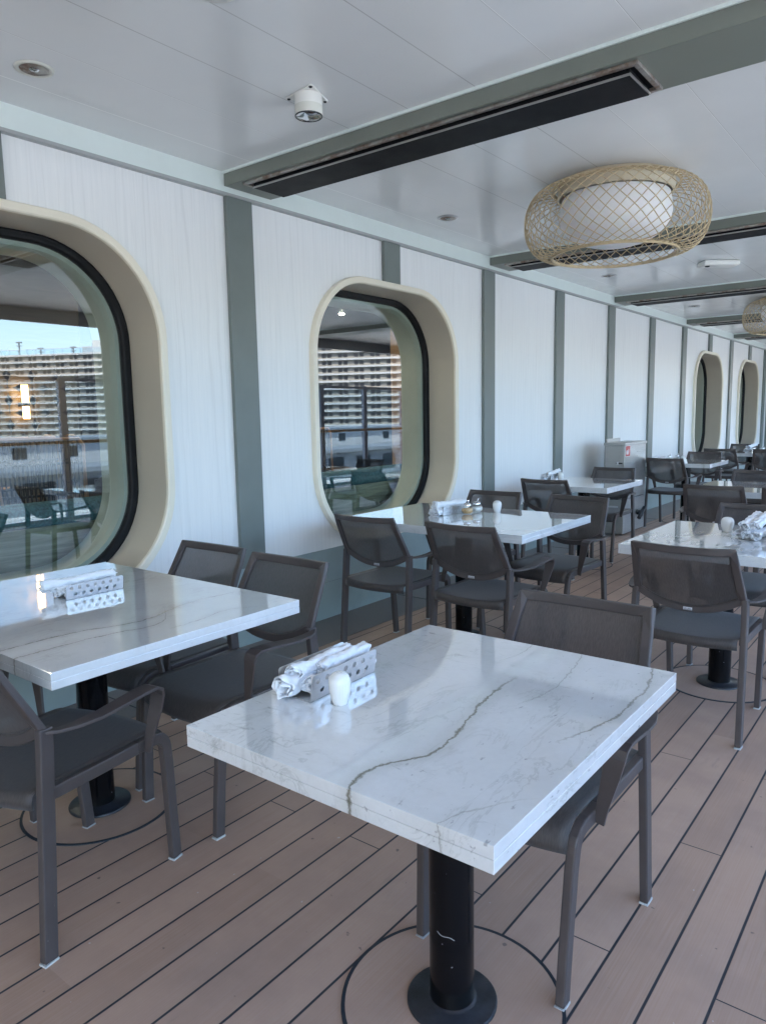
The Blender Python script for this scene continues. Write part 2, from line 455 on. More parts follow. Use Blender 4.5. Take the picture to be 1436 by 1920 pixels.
def ringsweep(mb, yc, prof, mat):
    """prof: list of (inset, x); walls of revolution along the rounded outline"""
    if mat != 'gasket' and len(prof) > 2:
        for q in range(len(prof) - 1): ringsweep(mb, yc, prof[q:q + 2], mat)
        return
    rows = [[(x, yc + p[0], ZM + p[1]) for p in rrect(off)] for off, x in prof]
    n = len(rows[0]); vs = [v for r in rows for v in r]; fs = []
    for i in range(len(rows) - 1):
        for k in range(n):
            k2 = (k + 1) % n
            fs.append((i*n+k, i*n+k2, (i+1)*n+k2, (i+1)*n+k))
    mb.add(vs, fs, mat, True)

# ------------------------------------------------------------------ the cabin wall
wall = empty('cabin_wall', (0, 0, 0), label='long white wood grain wall with grey green vertical strips and rounded windows', cat='wall')
strips = [-1.40, .06, 1.52, 2.94, 4.38, 5.79, 7.26, 8.71, 10.20, 11.68, 13.15, 14.62, 16.13, 17.58]
wins = [-1.40, 1.52, 4.38, 13.15, 16.13]
WZ = .478; TOPZ = 2.612
def bound(i):
    a, c = strips[i], strips[i + 1]
    if a in wins and c not in wins: return a + .93
    if c in wins and a not in wins: return c - .93
    return (a + c) / 2
for i, yc in enumerate(strips):
    y0 = bound(i - 1) if i else yc - .93
    y1 = bound(i) if i + 1 < len(strips) else yc + .42
    b = MB()
    if yc in wins: holed(b, yc, y0, y1, WZ, TOPZ, XW, .01, 'wall')
    else: b.box((XW - .08, y0, WZ), (XW, y1, TOPZ), 'wall')
    b.build('wall_panel', wall)
    def strip(z0, z1):
        b = MB(); b.box((XW + .001, yc - .095, z0), (XW + .028, yc + .095, z1), 'strip'); b.build('trim_strip', wall, bevel=.002)
    if yc in wins: strip(ZM + HH - .004, TOPZ)
    else: strip(WZ + .001, TOPZ)
    if yc in wins:
        wf = MB()
        ringsweep(wf, yc, [(0, XW - .002), (0, XW + .034), (.004, XW + .04), (.036, XW + .04), (.043, XW + .035), (.046, XW + .02)], 'cream')
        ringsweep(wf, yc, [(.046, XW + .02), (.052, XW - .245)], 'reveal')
        w = wf.build('window', wall, recalc=True)
        g = MB(); ringsweep(g, yc, [(.050, XW - .235), (.055, XW - .222), (.066, XW - .219), (.075, XW - .226), (.083, XW - .222), (.096, XW - .236), (.097, XW - .30)], 'gasket')
        g.build('gasket', w)
        g = MB(); r = rrect(.09); g.add([(XW - .245, yc + p[0], ZM + p[1]) for p in r], [tuple(range(len(r)))], 'glass'); g.build('pane', w)
        g = MB(); ringsweep(g, yc, [(.097, XW - .262), (.12, XW - .262), (.13, XW - .30), (.13, XW - .46)], 'inrev'); g.build('inner_reveal', w)
b = MB(); b.box((XW - .08, -3, .252), (XW + .012, 18.0, WZ - .001), 'wains'); b.box((XW - .08, -3, .0), (XW + .012, 18.0, .248), 'wains')
b.box((XW - .07, -3, .24), (XW + .008, 18.0, .26), 'strip'); b.build('wainscot', wall)
b = MB(); b.box((XW + .001, -3, 2.628), (XW + .030, 18.0, ZC), 'cornice'); b.build('cornice', wall, bevel=.002)
b = MB(); b.box((XW - .05, -3, 2.612), (XW + .036, 18.0, 2.627), 'shadow_lip'); b.build('cornice_shadow_lip', wall)  # thin lip, its grey painting the shadow under the cornice
b = MB(); b.box((XW - .5, 18.0, 0), (-2.72, 18.6, ZC), 'strip'); b.box((XW - .5, 18.6, 0), (-2.74, 40, ZC), 'wall'); b.build('corner_pier', wall)
# inner skin of the wall with the same openings, closing the room
b = MB()
for i, yc in enumerate(strips):
    y0 = bound(i - 1) if i else -3
    y1 = bound(i) if i + 1 < len(strips) else 18
    if yc in wins: holed(b, yc, y0, y1, 0, ZC, XW - .46, .13, 'dwood')
    else: b.box((XW - .46, y0, 0), (XW - .40, y1, ZC), 'dwood')
b.build('inner_lining', wall)
for y0, y1, mt in ((2.46, 3.36, 'dwood'), (5.36, 6.4, 'oak'), (-.42, .48, 'dwood')):
    b = MB(); b.box((XW - .461, y0, 0), (XW - .75, y1, ZC), mt); b.build('inner_pier', wall)

# ------------------------------------------------------------------ setting: deck, ceiling
b = MB(); b.box((-2.93, -12, -.20), (2.35, 45, 0), 'deck'); tag(b.build('deck'), kind='structure')
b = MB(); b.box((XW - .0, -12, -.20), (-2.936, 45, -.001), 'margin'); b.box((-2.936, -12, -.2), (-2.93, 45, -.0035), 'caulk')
for y in (-.6, 1.9, 4.4, 6.9, 9.4, 11.9): b.box((XW, y, -.0012), (-2.936, y + .005, .0006), 'caulk')
tag(b.build('deck_margin'), kind='structure')
b = MB(); b.box((XW - .05, -12, ZC), (1.75, 45, ZC + .4), 'ceil'); tag(b.build('ceiling'), kind='structure')
b = MB(); b.box((-12, -4, -.20), (XW - .0805, 20, -.01), 'darkfloor'); tag(b.build('cabin_floor'), kind='structure')
b = MB(); b.box((-12, -4, ZC + .001), (XW - .0505, 45, ZC + .4), 'dwood'); b.box((-12.2, -4, 0), (-12, 20, ZC), 'dwood'); b.box((-12, -4.2, -.2), (XW - .1, -4, ZC), 'dwood'); b.box((-12, 19.8, -.2), (XW - .6, 20, ZC), 'dwood')
tag(b.build('cabin_shell'), kind='structure')
b = MB(); b.box((-26, -60, ZC + .41), (1.70, 160, ZC + 3.4), 'hull'); b.box((-26, -60, -17), (2.30, 160, -.21), 'hull'); tag(b.build('sun_block_and_hull'), kind='structure')  # unseen upper block added to keep sun off the deck; lower box is hull
b = MB(); b.box((1.755, -12, ZC - .16), (1.80, 45, ZC + .38), 'hull'); tag(b.build('ceiling_edge'), kind='structure')

bpos = [-3.07, -.12] + [2.83 + 2.955 * k for k in range(7)]
for k, y in enumerate(bpos[1:]):
    t = empty('ceiling_beam', (0, y, 0), label=('grey green ceiling beam running out from the wall, %s' % ['nearest to the camera, overhead', 'the closest one in the picture above the smoke detector side', 'just behind the big woven lantern', 'second beyond the big woven lantern', 'third beyond the big woven lantern', 'fourth beyond the big woven lantern, by the small far lantern', 'farthest but one', 'farthest of all'][k]), cat='beam', group='beams across the ceiling')
    b = MB(); b.box((XW + .031, 0, ZC - .078), (1.75, .352, ZC - .001), 'beam'); b.build('beam_box', t, bevel=.003)
    b = MB(); b.box((XW + .031, -.011, ZC - .014), (1.75, -.001, ZC - .0005), 'cornice'); b.box((XW + .031, .353, ZC - .014), (1.75, .363, ZC - .0005), 'cornice'); b.build('edge_bead', t)

# ------------------------------------------------------------------ heaters
def heater(parent_y, label):
    zb = ZC - .078
    t = empty('patio_heater', (0, parent_y, zb), label=label, cat='heater', group='long infrared heaters under the beams')
    x0, x1, y0, y1 = -3.17, -1.01, .022, .318; w = .020
    b = MB()
    for a, c in (((x0, y0), (x1, y0 + w)), ((x0, y1 - w), (x1, y1)), ((x0, y0 + w), (x0 + w, y1 - w)), ((x1 - w, y0 + w), (x1, y1 - w))):
        b.box((a[0], a[1], -.014), (c[0], c[1], -.0005), 'rust')
    b.build('surround', t, bevel=.0015)
    b = MB(); b.box((x0 + w, y0 + w, -.0012), (x1 - w, y1 - w, -.0004), 'heat'); b.build('recess', t)
    b = MB(); b.box((x0 + .045, .062, -.032), (x1 - .045, .288, -.004), 'heat'); b.build('radiant_panel', t, bevel=.002)
    b = MB(); b.bar([(x0 + .043, .057, -.029), (x1 - .040, .057, -.029), (x1 - .040, .285, -.027)], .005, .008, 'steelc'); b.build('edge_trim', t)
    return t
hl = ['nearest infrared heater, long black panel in a rusty steel surround', 'infrared heater seen through the big woven lantern', 'infrared heater beyond the big lantern, above the cabinet', 'infrared heater below the small far lantern', 'thin dark infrared heater far along the ceiling', 'infrared heater at the far end of the ceiling']
for k in range(6): heater(bpos[2 + k], hl[k])

# ------------------------------------------------------------------ downlights, sensors
dlw = ['downlight in the ceiling corner at the upper left, rim stained brown', 'small downlight between the first two beams, left of the big lantern', 'small downlight under the second bay, right of the lantern ring', 'tiny far downlight near the far lantern']
for k, (x, y) in enumerate([(-2.91, 1.572), (-2.888, 4.48), (-2.863, 7.41), (-2.83, 10.35)]):
    t = empty('downlight', (x, y, ZC), label=dlw[k], cat='downlight', group='recessed downlights')
    b = MB(); b.lathe([(.052, -.001), (.056, -.006), (.062, -.008), (.070, -.006), (.073, -.001)], 'plast2' if k == 0 else 'steel', 32); b.build('rim', t)
    b = MB(); b.lathe([(.0001, -.004), (.02, -.004), (.03, -.009), (.040, -.004), (.046, -.008), (.056, -.003)], 'rust', 24); b.build('bezel', t)
    b = MB(); b.lathe([(.0001, -.012), (.012, -.010), (.019, -.005)], 'chrome', 20); b.build('bulb', t)
t = empty('motion_sensor', (-2.262, 2.424, ZC), radians(0), label='white cylindrical ceiling sensor on a three cornered plate with a clear lens', cat='sensor')
b = MB(); n = 24
pl = []
for a in (200, 320, 80):
    for q in range(-3, 4):
        r = .092; ca = radians(a) ; aa = radians(a + q * 30)
        pl.append((r * cos(ca) + .011 * cos(aa), r * sin(ca) + .011 * sin(aa)))
k = len(pl); b.add([(x, y, -.001) for x, y in pl] + [(x, y, -.007) for x, y in pl], [tuple(range(k)), tuple(range(k, 2 * k))] + [(i, (i + 1) % k, k + (i + 1) % k, k + i) for i in range(k)], 'plast'); b.build('mounting_plate', t)
for a in (200, 320, 80):
    b = MB(); b.lathe([(.0001, -.0125), (.006, -.011), (.008, -.0072)], 'blackrim', 12, (.09 * cos(radians(a)), .09 * sin(radians(a)), 0)); b.build('screw', t)
b = MB(); b.lathe([(.058, -.0072), (.0585, -.050)], 'plast', 40); b.lathe([(.0592, -.050), (.0598, -.086), (.057, -.089)], 'plast2', 40); b.build('housing', t)
b = MB(); b.lathe([(.0001, -.102), (.02, -.099), (.038, -.094), (.050, -.090), (.055, -.087)], 'chrome', 30, flute=.06, nf=5); b.build('lens', t)
b = MB(); b.lathe([(.0588, -.0865), (.0592, -.090), (.056, -.092), (.054, -.088)], 'blackrim', 30); b.build('lens_ring', t)
t = empty('smoke_detector', (-1.83, 7.43, ZC), radians(40), label='flat white rounded box fitting on the ceiling beyond the big lantern', cat='detector')
b = MB(); b.box((-.17, -.08, -.001), (.17, .08, -.05), 'plast'); b.build('case', t, bevel=.02, bseg=3)
b = MB(); b.lathe([(.0001, -.062), (.02, -.058), (.022, -.05)], 'blackrim', 14, (-.12, -.03, 0)); b.build('sensor_eye', t)
t = MB(); t.lathe([(.0001, -.012), (.06, -.011), (.085, -.006), (.09, -.001)], 'plast', 40); o = t.build('ceiling_cap'); o.location = (-1.945, 1.665, ZC); tag(o, 'round white ceiling cap cut by the top edge of the picture', 'cap')

# ------------------------------------------------------------------ rattan lanterns
def lantern(x, y, label):
    t = empty('woven_lantern', (x, y, ZC), label=label, cat='lamp', group='woven rattan ceiling lanterns')
    def prof(s):  # s 0 top .. 1 bottom
        a = pi * s
        r = .365 + .165 * (sin(a) ** .8); z = -.035 - .385 * (.5 - .5 * cos(a))
        return r, z
    b = MB(); NS = 46; seg = 22; tw = radians(66)
    for d, rr in ((1, .0), (-1, .004)):
        for k in range(NS):
            a0 = 2 * pi * k / NS
            pts = []
            for i in range(seg + 1):
                s = i / seg; r, z = prof(s); a = a0 + d * tw * (s - .5) + .006 * sin(k * 7.3 + i); r += rr
                pts.append((r * cos(a), r * sin(a), z))
            b.tube(pts, .0029, 'rattan', 5, caps=False)
    b.build('rattan_cage', t, recalc=False)
    b = MB(); b.sweep([(.365 * cos(2*pi*k/64), .365 * sin(2*pi*k/64), -.422) for k in range(64)], [(-.006,-.008),(.006,-.008),(.006,.008),(-.006,.008)], 'rattan', closed=True); b.build('bottom_hoop', t)
    b = MB(); b.sweep([(.365 * cos(2*pi*k/64), .365 * sin(2*pi*k/64), -.033) for k in range(64)], [(-.006,-.010),(.006,-.010),(.006,.010),(-.006,.010)], 'rattan', closed=True); b.build('top_hoop', t)
    b = MB(); b.lathe([(.335, -.001), (.335, -.085), (.325, -.088), (.322, -.001)], 'beige', 64); b.build('mounting_drum', t)
    b = MB(); b.lathe([(.0001, -.374), (.07, -.371), (.135, -.361), (.195, -.343), (.248, -.315), (.290, -.277), (.316, -.236), (.325, -.192), (.322, -.15), (.316, -.115), (.310, -.089)], 'opal', 64); b.build('diffuser', t)
    return t
lantern(-1.70, 4.48, 'big woven rattan ceiling lantern with white diffuser, nearest')
lantern(-1.70, 10.38, 'small far woven rattan lantern cut by the right edge')
lantern(-1.70, 16.28, 'farthest woven rattan lantern, barely visible behind the second')

# ------------------------------------------------------------------ tables
def ring_path(r, n=64, z=0): return [(r * cos(2*pi*k/n), r * sin(2*pi*k/n), z) for k in range(n)]
def table(x, y, w, d, mat, label, scratch=False):
    t = empty('marble_table', (x, y, 0), label=label, cat='table', group='marble topped pedestal tables')
    b = MB(); H = .75; T = .046; hw, hd = w / 2, d / 2
    b.box((-hw, -hd, H - .0225), (hw, hd, H), mat); b.box((-hw, -hd, H - T), (hw, hd, H - .0235), mat); b.box((-hw + .002, -hd + .002, H - .0240), (hw - .002, hd - .002, H - .0220), mat)
    b.build('tabletop', t, bevel=.003)
    b = MB(); b.box((-.17, -.17, H - T - .012), (.17, .17, H - T - .001), 'black'); b.build('support_plate', t, bevel=.003)
    b = MB(); b.lathe([(.052, .008), (.052, H - T - .012)], 'black', 48); b.build('column', t)
    b = MB(); b.lathe([(.106, .001), (.106, .009), (.103, .012), (.06, .0125), (.056, .016), (.0525, .018)], 'blackrim', 48); b.build('base_flange', t)
    if scratch:
        b = MB(); pts = []
        for i in range(9):
            s = i / 8; a = radians(-96 + 46 * s); z = .208 - .014 * s - .003 * sin(pi * 2 * s) ; pts.append((.0525 * cos(a), .0525 * sin(a), z))
        b.tube(pts, .00045, 'white', 5); b.build('scratch', t)
    # inlay disc in the deck
    b = MB(); b.lathe([(.0001, .0032), (.254, .0032)], 'disc', 72, (x, y, 0), smooth=False, caps=False); tag(b.build('deck_inlay'), kind='structure')
    b = MB(); b.lathe([(.2535, .0006), (.2535, .0036), (.2625, .0036), (.2630, .0004)], 'caulk', 72, (x, y, 0), smooth=False, caps=False); tag(b.build('inlay_joint'), kind='structure')
    return t
M['m_near'] = marble('marble_near', (
    ([(.111,-.483),(.076,-.434),(.067,-.358),(.102,-.293),(.119,-.257),(.113,-.164),(.092,-.069),(.074,.005),(.062,.174)], .0044, .95),
    ([(.308,.422),(.33,.321),(.339,.212),(.329,.084),(.295,-.048)], .0036, .7),
    ([(.126,.43),(.151,.321),(.165,.184),(.146,.064)], .0020, .40),
    ([(-.02,.43),(-.012,.36),(-.022,.30)], .0022, .45),
    ([(.262,-.47),(.268,-.42),(.285,-.37),(.325,-.31)], .0030, .45)), 0.0, .8, .75, .1)
M['m_left'] = marble('marble_left', (
    ([(.316,-.45),(.316,-.218),(.371,-.036),(.317,.187),(.322,.371)], .0036, .8),
    ([(.413,-.46),(.408,-.285),(.424,-.144),(.449,-.032),(.361,.07)], .0032, .75),
    ([(.52,.0),(.515,.1),(.54,.2),(.545,.3)], .0022, .55)), 3.3, .7)
M['m_c'] = marble('marble_c', (([(.1,-.46),(.05,-.2),(.14,.1),(.1,.45)], .003, .5),), 9.1, .9)
M['m_d'] = marble('marble_d', (([(-.1,-.46),(-.2,-.2),(-.1,.1),(-.15,.45)], .003, .5),), 14.7, 1.0)
T1 = table(-.850, 1.316, .72, .885, 'm_near', 'square marble table in the foreground with a dark olive vein and black column', True)
T2 = table(-2.350, 1.31, 1.205, .885, 'm_left', 'large marble table at the left reflecting the round window edge')
T3 = table(-2.350, 3.80, 1.26, .90, 'm_c', 'marble table with two sugar jars under the second window')
T4 = table(-.86, 3.83, .74, .90, 'm_d', 'marble table at the right edge with a stack of rolled napkins')
T5 = table(-2.60, 6.25, .76, .86, 'm_d', 'small marble table by the wall in front of the steel cabinet')
T6 = table(-1.05, 6.45, 1.22, .88, 'm_c', 'empty marble table at the right edge behind two chair rows')
T7 = table(-2.58, 9.35, .76, .86, 'm_left', 'small marble table just past the steel cabinet')
T8 = table(-2.35, 11.75, 1.20, .86, 'm_c', 'farthest marble table with jars beneath the last window')

# ------------------------------------------------------------------ the chair
def make_chair():
    t = empty('armchair', (0, 0, 0))
    for s in (-1, 1):
        # rear leg
        b = MB(); b.bar([(s*.230, -.240, .006), (s*.227, -.218, .30), (s*.223, -.199, .56), (s*.221, -.196, .612)], .024, .040, 'frame', up=(0, 1, 0))
        l = b.build('leg', t, bevel=.004)
        g = MB(); g.box((s*.230 - .0125, -.2605, 0), (s*.230 + .0125, -.2195, .0055), 'glide'); g.build('glide', l)
        # front leg with the rounded knee into the side rail
        pts = [(s*.197, .245, .006), (s*.200, .236, .15), (s*.205, .224, .33), (s*.207, .218, .38)]
        for k in range(1, 6):
            a = radians(90 * k / 5); pts.append((s*(.207 + .004 * k / 5), .218 - .05 * (1 - cos(a)), .378 + .05 * sin(a)))
        pts.append((s*.213, .10, .430))
        b = MB(); b.bar(pts, .024, .036, 'frame', up=lambda i: (0, 1, .02) if i < 4 else ((0, sin(radians(90 - 18*(i-3))), cos(radians(90 - 18*(i-3)))) if i < 9 else (0, 0, 1)))
        l = b.build('leg', t, bevel=.004)
        g = MB(); g.box((s*.197 - .0125, .2265, 0), (s*.197 + .0125, .2635, .0055), 'glide'); g.build('glide', l)
        b = MB(); b.bar([(s*.213, .101, .430), (s*.214, -.10, .431), (s*.216, -.200, .434)], .024, .036, 'frame'); b.build('seat_rail', t, bevel=.004)
        # armrest: flat band, widening, folding down to the rail
        P = [(.230, -.200, .604, .018), (.249, -.172, .603, .026), (.262, -.13, .603, .036), (.272, -.07, .606, .046), (.276, .0, .614, .052), (.275, .07, .620, .054), (.273, .115, .620, .054),
             (.272, .135, .611, .053), (.270, .142, .592, .050), (.262, .140, .55, .044), (.250, .135, .50, .036), (.240, .130, .46, .030), (.234, .128, .43, .027), (.231, .127, .412, .026)]
        b = MB()
        Q = [(s*p[0], p[1], p[2]) for p in P]
        def upv(i):
            if i < 6: return (0, 0, 1)
            if i == 6: return (0, .25, 1)
            if i == 7: return (0, .8, .8)
            return (0, 1, .15)
        b.sweep(Q, lambda i: [(-P[i][3]/2, -.0045), (P[i][3]/2, -.0045), (P[i][3]/2, .0045), (-P[i][3]/2, .0045)], 'frame', up=upv)
        b.build('armrest', t, bevel=.0015)
    # back frame
    def bk(x, z):   # y of the back surface
        return -.196 - (z - .61) * .52 - .030 * (1 - (x / .225) ** 2)
    loop = []
    for k in range(13):
        x = -.193 + .386 * k / 12; z = .818 - .004 * (1 - (x / .193) ** 2); loop.append((x, bk(x, z), z))
    for k in range(1, 4): 
        s = k / 4; x = .193 + .020 * s; z = .818 - .210 * s; loop.append((x, bk(x, z), z))
    for k in range(17):
        x = .213 - .426 * k / 16; z = .608 - .066 * (1 - abs(x / .213) ** 2.2); loop.append((x, bk(x, z), z))
    for k in range(3, 0, -1):
        s = k / 4; x = -.193 - .020 * s; z = .818 - .210 * s; loop.append((x, bk(x, z), z))
    b = MB(); b.sweep(loop, [(-.015, -.010), (.015, -.010), (.015, .010), (-.015, .010)], 'frame', up=(0, 1, .0), closed=True)
    bf = b.build('back_frame', t, bevel=.004)
    g = MB(); g.box((-.018, -.0118, -.006), (.018, -.0104, .006), 'tag')
    g.box((-.016, -.0122, -.0045), (.016, -.0119, -.0025), 'frame'); g.box((-.014, -.0122, .000), (-.004, -.0119, .002), 'frame'); g.box((.0, -.0122, .0), (.012, -.0119, .002), 'frame')
    for i, v in enumerate(g.v): g.v[i] = (v[0], v[1] + bk(0, .543), v[2] + .543)
    g.build('maker_tag', bf)
    # back mesh
    b = MB(); NX, NZ = 14, 8; vs = []
    for j in range(NZ + 1):
        for i in range(NX + 1):
            u = i / NX * 2 - 1; v = j / NZ
            xt = u * .192; zt = .816; xb = u * .211; zb = .608 - .066 * (1 - abs(u) ** 2.2)
            x = xb + (xt - xb) * v; z = zb + (zt - zb) * v; vs.append((x, bk(x, z) + .001, z))
    b.add(vs, [(j*(NX+1)+i, j*(NX+1)+i+1, (j+1)*(NX+1)+i+1, (j+1)*(NX+1)+i) for j in range(NZ) for i in range(NX)], 'back', True)
    b.build('backrest', t)
    # inner bead holding the mesh
    b = MB()
    ins = []
    cx, cz = 0, .695
    for p in loop:
        k = .925; x = cx + (p[0] - cx) * k; z = cz + (p[2] - cz) * (k - .055); ins.append((x, bk(x, z) - .003, z))
    b.sweep(ins, [(-.002, -.002), (.002, -.002), (.002, .002), (-.002, .002)], 'seat', up=(0, 1, 0), closed=True); b.build('bead', t)
    # seat sling
    prof = [(-.232, .405), (-.234, .425), (-.230, .441), (-.215, .4475), (-.18, .448), (-.1, .446), (0, .445), (.09, .446), (.15, .448), (.185, .445), (.210, .434), (.226, .415), (.232, .392), (.2325, .375)]
    b = MB(); NX = 16; vs = []
    for (y, z) in prof:
        for i in range(NX + 1):
            u = i / NX * 2 - 1
            fr = max(0, min(1, (y + .232) / .464))
            hwid = .206 * (1 - fr) + .198 * fr
            yy = y + (.026 * (1 - u * u) if y > .1 else -.034 * (1 - u * u) if y < -.2 else -.016 * (1 - u * u) if y < -.15 else 0)
            zz = z - (.007 * (1 - u * u) if -.23 < y < .19 else 0)
            vs.append((u * hwid, yy, zz))
    n = NX + 1
    b.add(vs, [(j*n+i, j*n+i+1, (j+1)*n+i+1, (j+1)*n+i) for j in range(len(prof)-1) for i in range(NX)], 'seat', True)
    b.build('seat', t, solid=.006)
    return t
chair0 = make_chair()
snap()
G = 'dark mesh armchairs around the tables'
chairs = [
 (-2.009, .998, 10, 'dark mesh armchair at the lower left corner, turned slightly, back to the camera'),
 (-2.610, .86, 3, 'dark mesh armchair at the left edge, mostly hidden behind the lower left corner armchair'),
 (-.832, 1.700, 180, 'dark mesh armchair pushed under the far side of the foreground marble table'),
 (-2.03, 1.672, 180, 'dark mesh armchair at the large left table, the right one of its two far chairs'),
 (-2.52, 1.70, 181, 'dark mesh armchair at the large left table, far side, next to the first window'),
 (-.840, 3.356, -1, 'dark mesh armchair with its back to the camera before the table of stacked napkins'),
 (-.86, 4.27, 180, 'dark mesh armchair facing the camera behind the stacked rolled napkins at the right edge'),
 (-2.53, 3.36, 1, 'dark mesh armchair below the second window, left of two near the sugar jar table'),
 (-1.91, 3.37, -1, 'dark mesh armchair in the centre, right of two before the sugar jar table'),
 (-2.54, 4.22, 180, 'dark mesh armchair against the wall strip behind the sugar jars'),
 (-1.93, 4.20, 176, 'dark mesh armchair facing the camera beyond the right end of the sugar jar table'),
 (-2.64, 5.83, 0, 'dark mesh armchair at the near side of the small table before the steel cabinet'),
 (-2.60, 6.68, 180, 'dark mesh armchair in front of the steel cabinet, facing the camera'),
 (-1.36, 5.93, 0, 'dark mesh armchair, left of two before the empty table by the right edge'),
 (-.83, 5.93, 0, 'dark mesh armchair cut by the right edge, right of two at the empty table'),
 (-1.36, 6.85, 180, 'dark mesh armchair at the far side of the empty right hand table, facing the camera'),
 (-2.61, 8.90, 0, 'dark mesh armchair right after the steel cabinet with its back to the camera'),
 (-2.55, 9.74, 180, 'dark mesh armchair under the third window, facing the camera'),
 (-2.58, 11.25, 0, 'far dark mesh armchair left of two with backs to the camera by the last window'),
 (-1.95, 11.25, 0, 'far dark mesh armchair at the right edge, right of two with backs to the camera'),
 (-2.58, 12.20, 180, 'farthest dark mesh armchair, facing the camera behind the far jars'),
]
for i, (x, y, r, lb) in enumerate(chairs):
    if i == 0: c = chair0; c.location = (x, y, 0); c.rotation_euler = (0, 0, radians(r)); tag(c, lb, 'chair', G)
    else: dup(chair0, (x, y, 0), radians(r), label=lb, cat='chair', group=G)

# ------------------------------------------------------------------ table things
TZ = .7505
def napkin(name, p0, p1, r, seed, label=None, parent=None, turns=2.6, flare=0.0, z0=None):
    """rolled cloth from p0 to p1"""
    rnd = random.Random(seed); p0 = Vector(p0); p1 = Vector(p1); ax = (p1 - p0); L = ax.length; ax.normalize()
    side = ax.cross(Vector((0, 0, 1))).normalized(); up = side.cross(ax)
    N = 60; K = 38; vs = []; ph = rnd.random() * 6
    for j in range(K + 1):
        s = j / K
        for i in range(N + 1):
            q = i / N; a = ph + q * turns * 2 * pi
            rr = r * (.18 + .80 * q ** .8)
            wr = noise.noise(Vector((cos(a) * 1.4, sin(a) * 1.4 + seed, s * 5 + seed))) * r * .34 * q + noise.noise(Vector((a * 1.3, s * 14, seed))) * r * .20 + noise.noise(Vector((cos(a) * 3, sin(a) * 3 + s * 9, seed * 2.0))) * r * .16
            endf = 1 + flare * max(0, 1 - s / .3) ** 1.5
            rr = (rr + wr) * endf
            zc = s * L + (rnd.random() - .5) * .0012 + (noise.noise(Vector((a * .9, seed, 3))) * .020 if j in (0, K) else 0)
            squash = .9
            p = p0 + ax * zc + side * (rr * cos(a)) + up * (rr * sin(a) * squash)
            vs.append(p)
    n = N + 1
    b = MB(); b.add(vs, [(j*n+i, j*n+i+1, (j+1)*n+i+1, (j+1)*n+i) for j in range(K) for i in range(N)], 'cloth', True)
    o = b.build(name, parent, solid=.0022, recalc=False)
    if label: tag(o, label, 'napkin', 'rolled white napkins')
    return o
def plate_holes(L, H, rows, mat, tx):
    """upright perforated plate in local (y,z); returns bmesh mesh"""
    bm = bmesh.new(); edges = []
    def loop(pts):
        vs = [bm.verts.new((0, y, z)) for y, z in pts]; 
        for i in range(len(vs)): edges.append(bm.edges.new((vs[i], vs[(i + 1) % len(vs)])))
    r = .008; out = []
    for cy, cz, a0 in ((L/2 - r, H - r, 0), (-L/2 + r, H - r, 90)):
        for k in range(5):
            a = radians(a0 + 90 * k / 4); out.append((cy + r * cos(a), cz + r * sin(a)))
    out += [(-L/2, 0), (L/2, 0)]
    loop(out)
    for (y, z, rr) in rows: loop([(y + rr * cos(2*pi*k/14), z + rr * sin(2*pi*k/14)) for k in range(14)])
    bmesh.ops.triangle_fill(bm, use_beauty=True, use_dissolve=False, edges=edges)
    me = bpy.data.meshes.new('plate'); bm.to_mesh(me); bm.free(); me.materials.append(M[mat]); return me
def holder(loc, rz, label, L=.236, W=.088, H=.060, seed=0):
    t = empty('napkin_holder', (loc[0], loc[1], TZ), rz, label=label, cat='napkin holder', group='perforated steel napkin holders')
    b = MB(); b.box((-W/2, -L/2, .0005), (W/2, L/2, .002), 'steel'); b.build('base', t)
    rows = []
    n = 7
    for k in range(n):
        rows.append((-L/2 + .02 + k * (L - .04) / (n - 1), H * .73, .0068))
        if k < n - 1: rows.append((-L/2 + .02 + (k + .5) * (L - .04) / (n - 1), H * .33, .0068))
    me = plate_holes(L, H, rows, 'steel', 0)
    for s in (-1, 1):
        o = bpy.data.objects.new('side_plate', me); COL.objects.link(o); o.parent = t
        o.location = (s * W/2, 0, .001); o.rotation_euler = (0, radians(7) * s, 0)
        md = o.modifiers.new('s', 'SOLIDIFY'); md.thickness = .0016; md.offset = 0
    return t
def W_(loc, rz, p):
    c, s = cos(rz), sin(rz); return (loc[0] + c*p[0] - s*p[1], loc[1] + s*p[0] + c*p[1], TZ + p[2])
def shaker(loc, label, h=.072, r=.0245):
    t = empty('salt_shaker', (loc[0], loc[1], TZ), label=label, cat='shaker', group='white ceramic shakers')
    k = h / .072; q = r / .0245
    b = MB(); b.lathe([(.0155*q, 0), (.0175*q, .002*k), (.0215*q, .020*k), (.0242*q, .036*k), (.0246*q, .046*k), (.0243*q, .0515*k)], 'white', 72, flute=.012, nf=24); b.build('body', t)
    b = MB(); b.lathe([(.0243*q, .0515*k), (.0232*q, .0575*k), (.0195*q, .065*k), (.013*q, .070*k), (.006*q, .0718*k), (.0001, .072*k)], 'white', 40); b.build('cap', t)
    b = MB()
    for a in range(3): b.lathe([(.0001, .0007), (.0011, .0004), (.0012, -.001)], 'blackrim', 8, (.005 * cos(a*2.1), .005 * sin(a*2.1), .0714*k))
    b.build('holes', t)
    return t
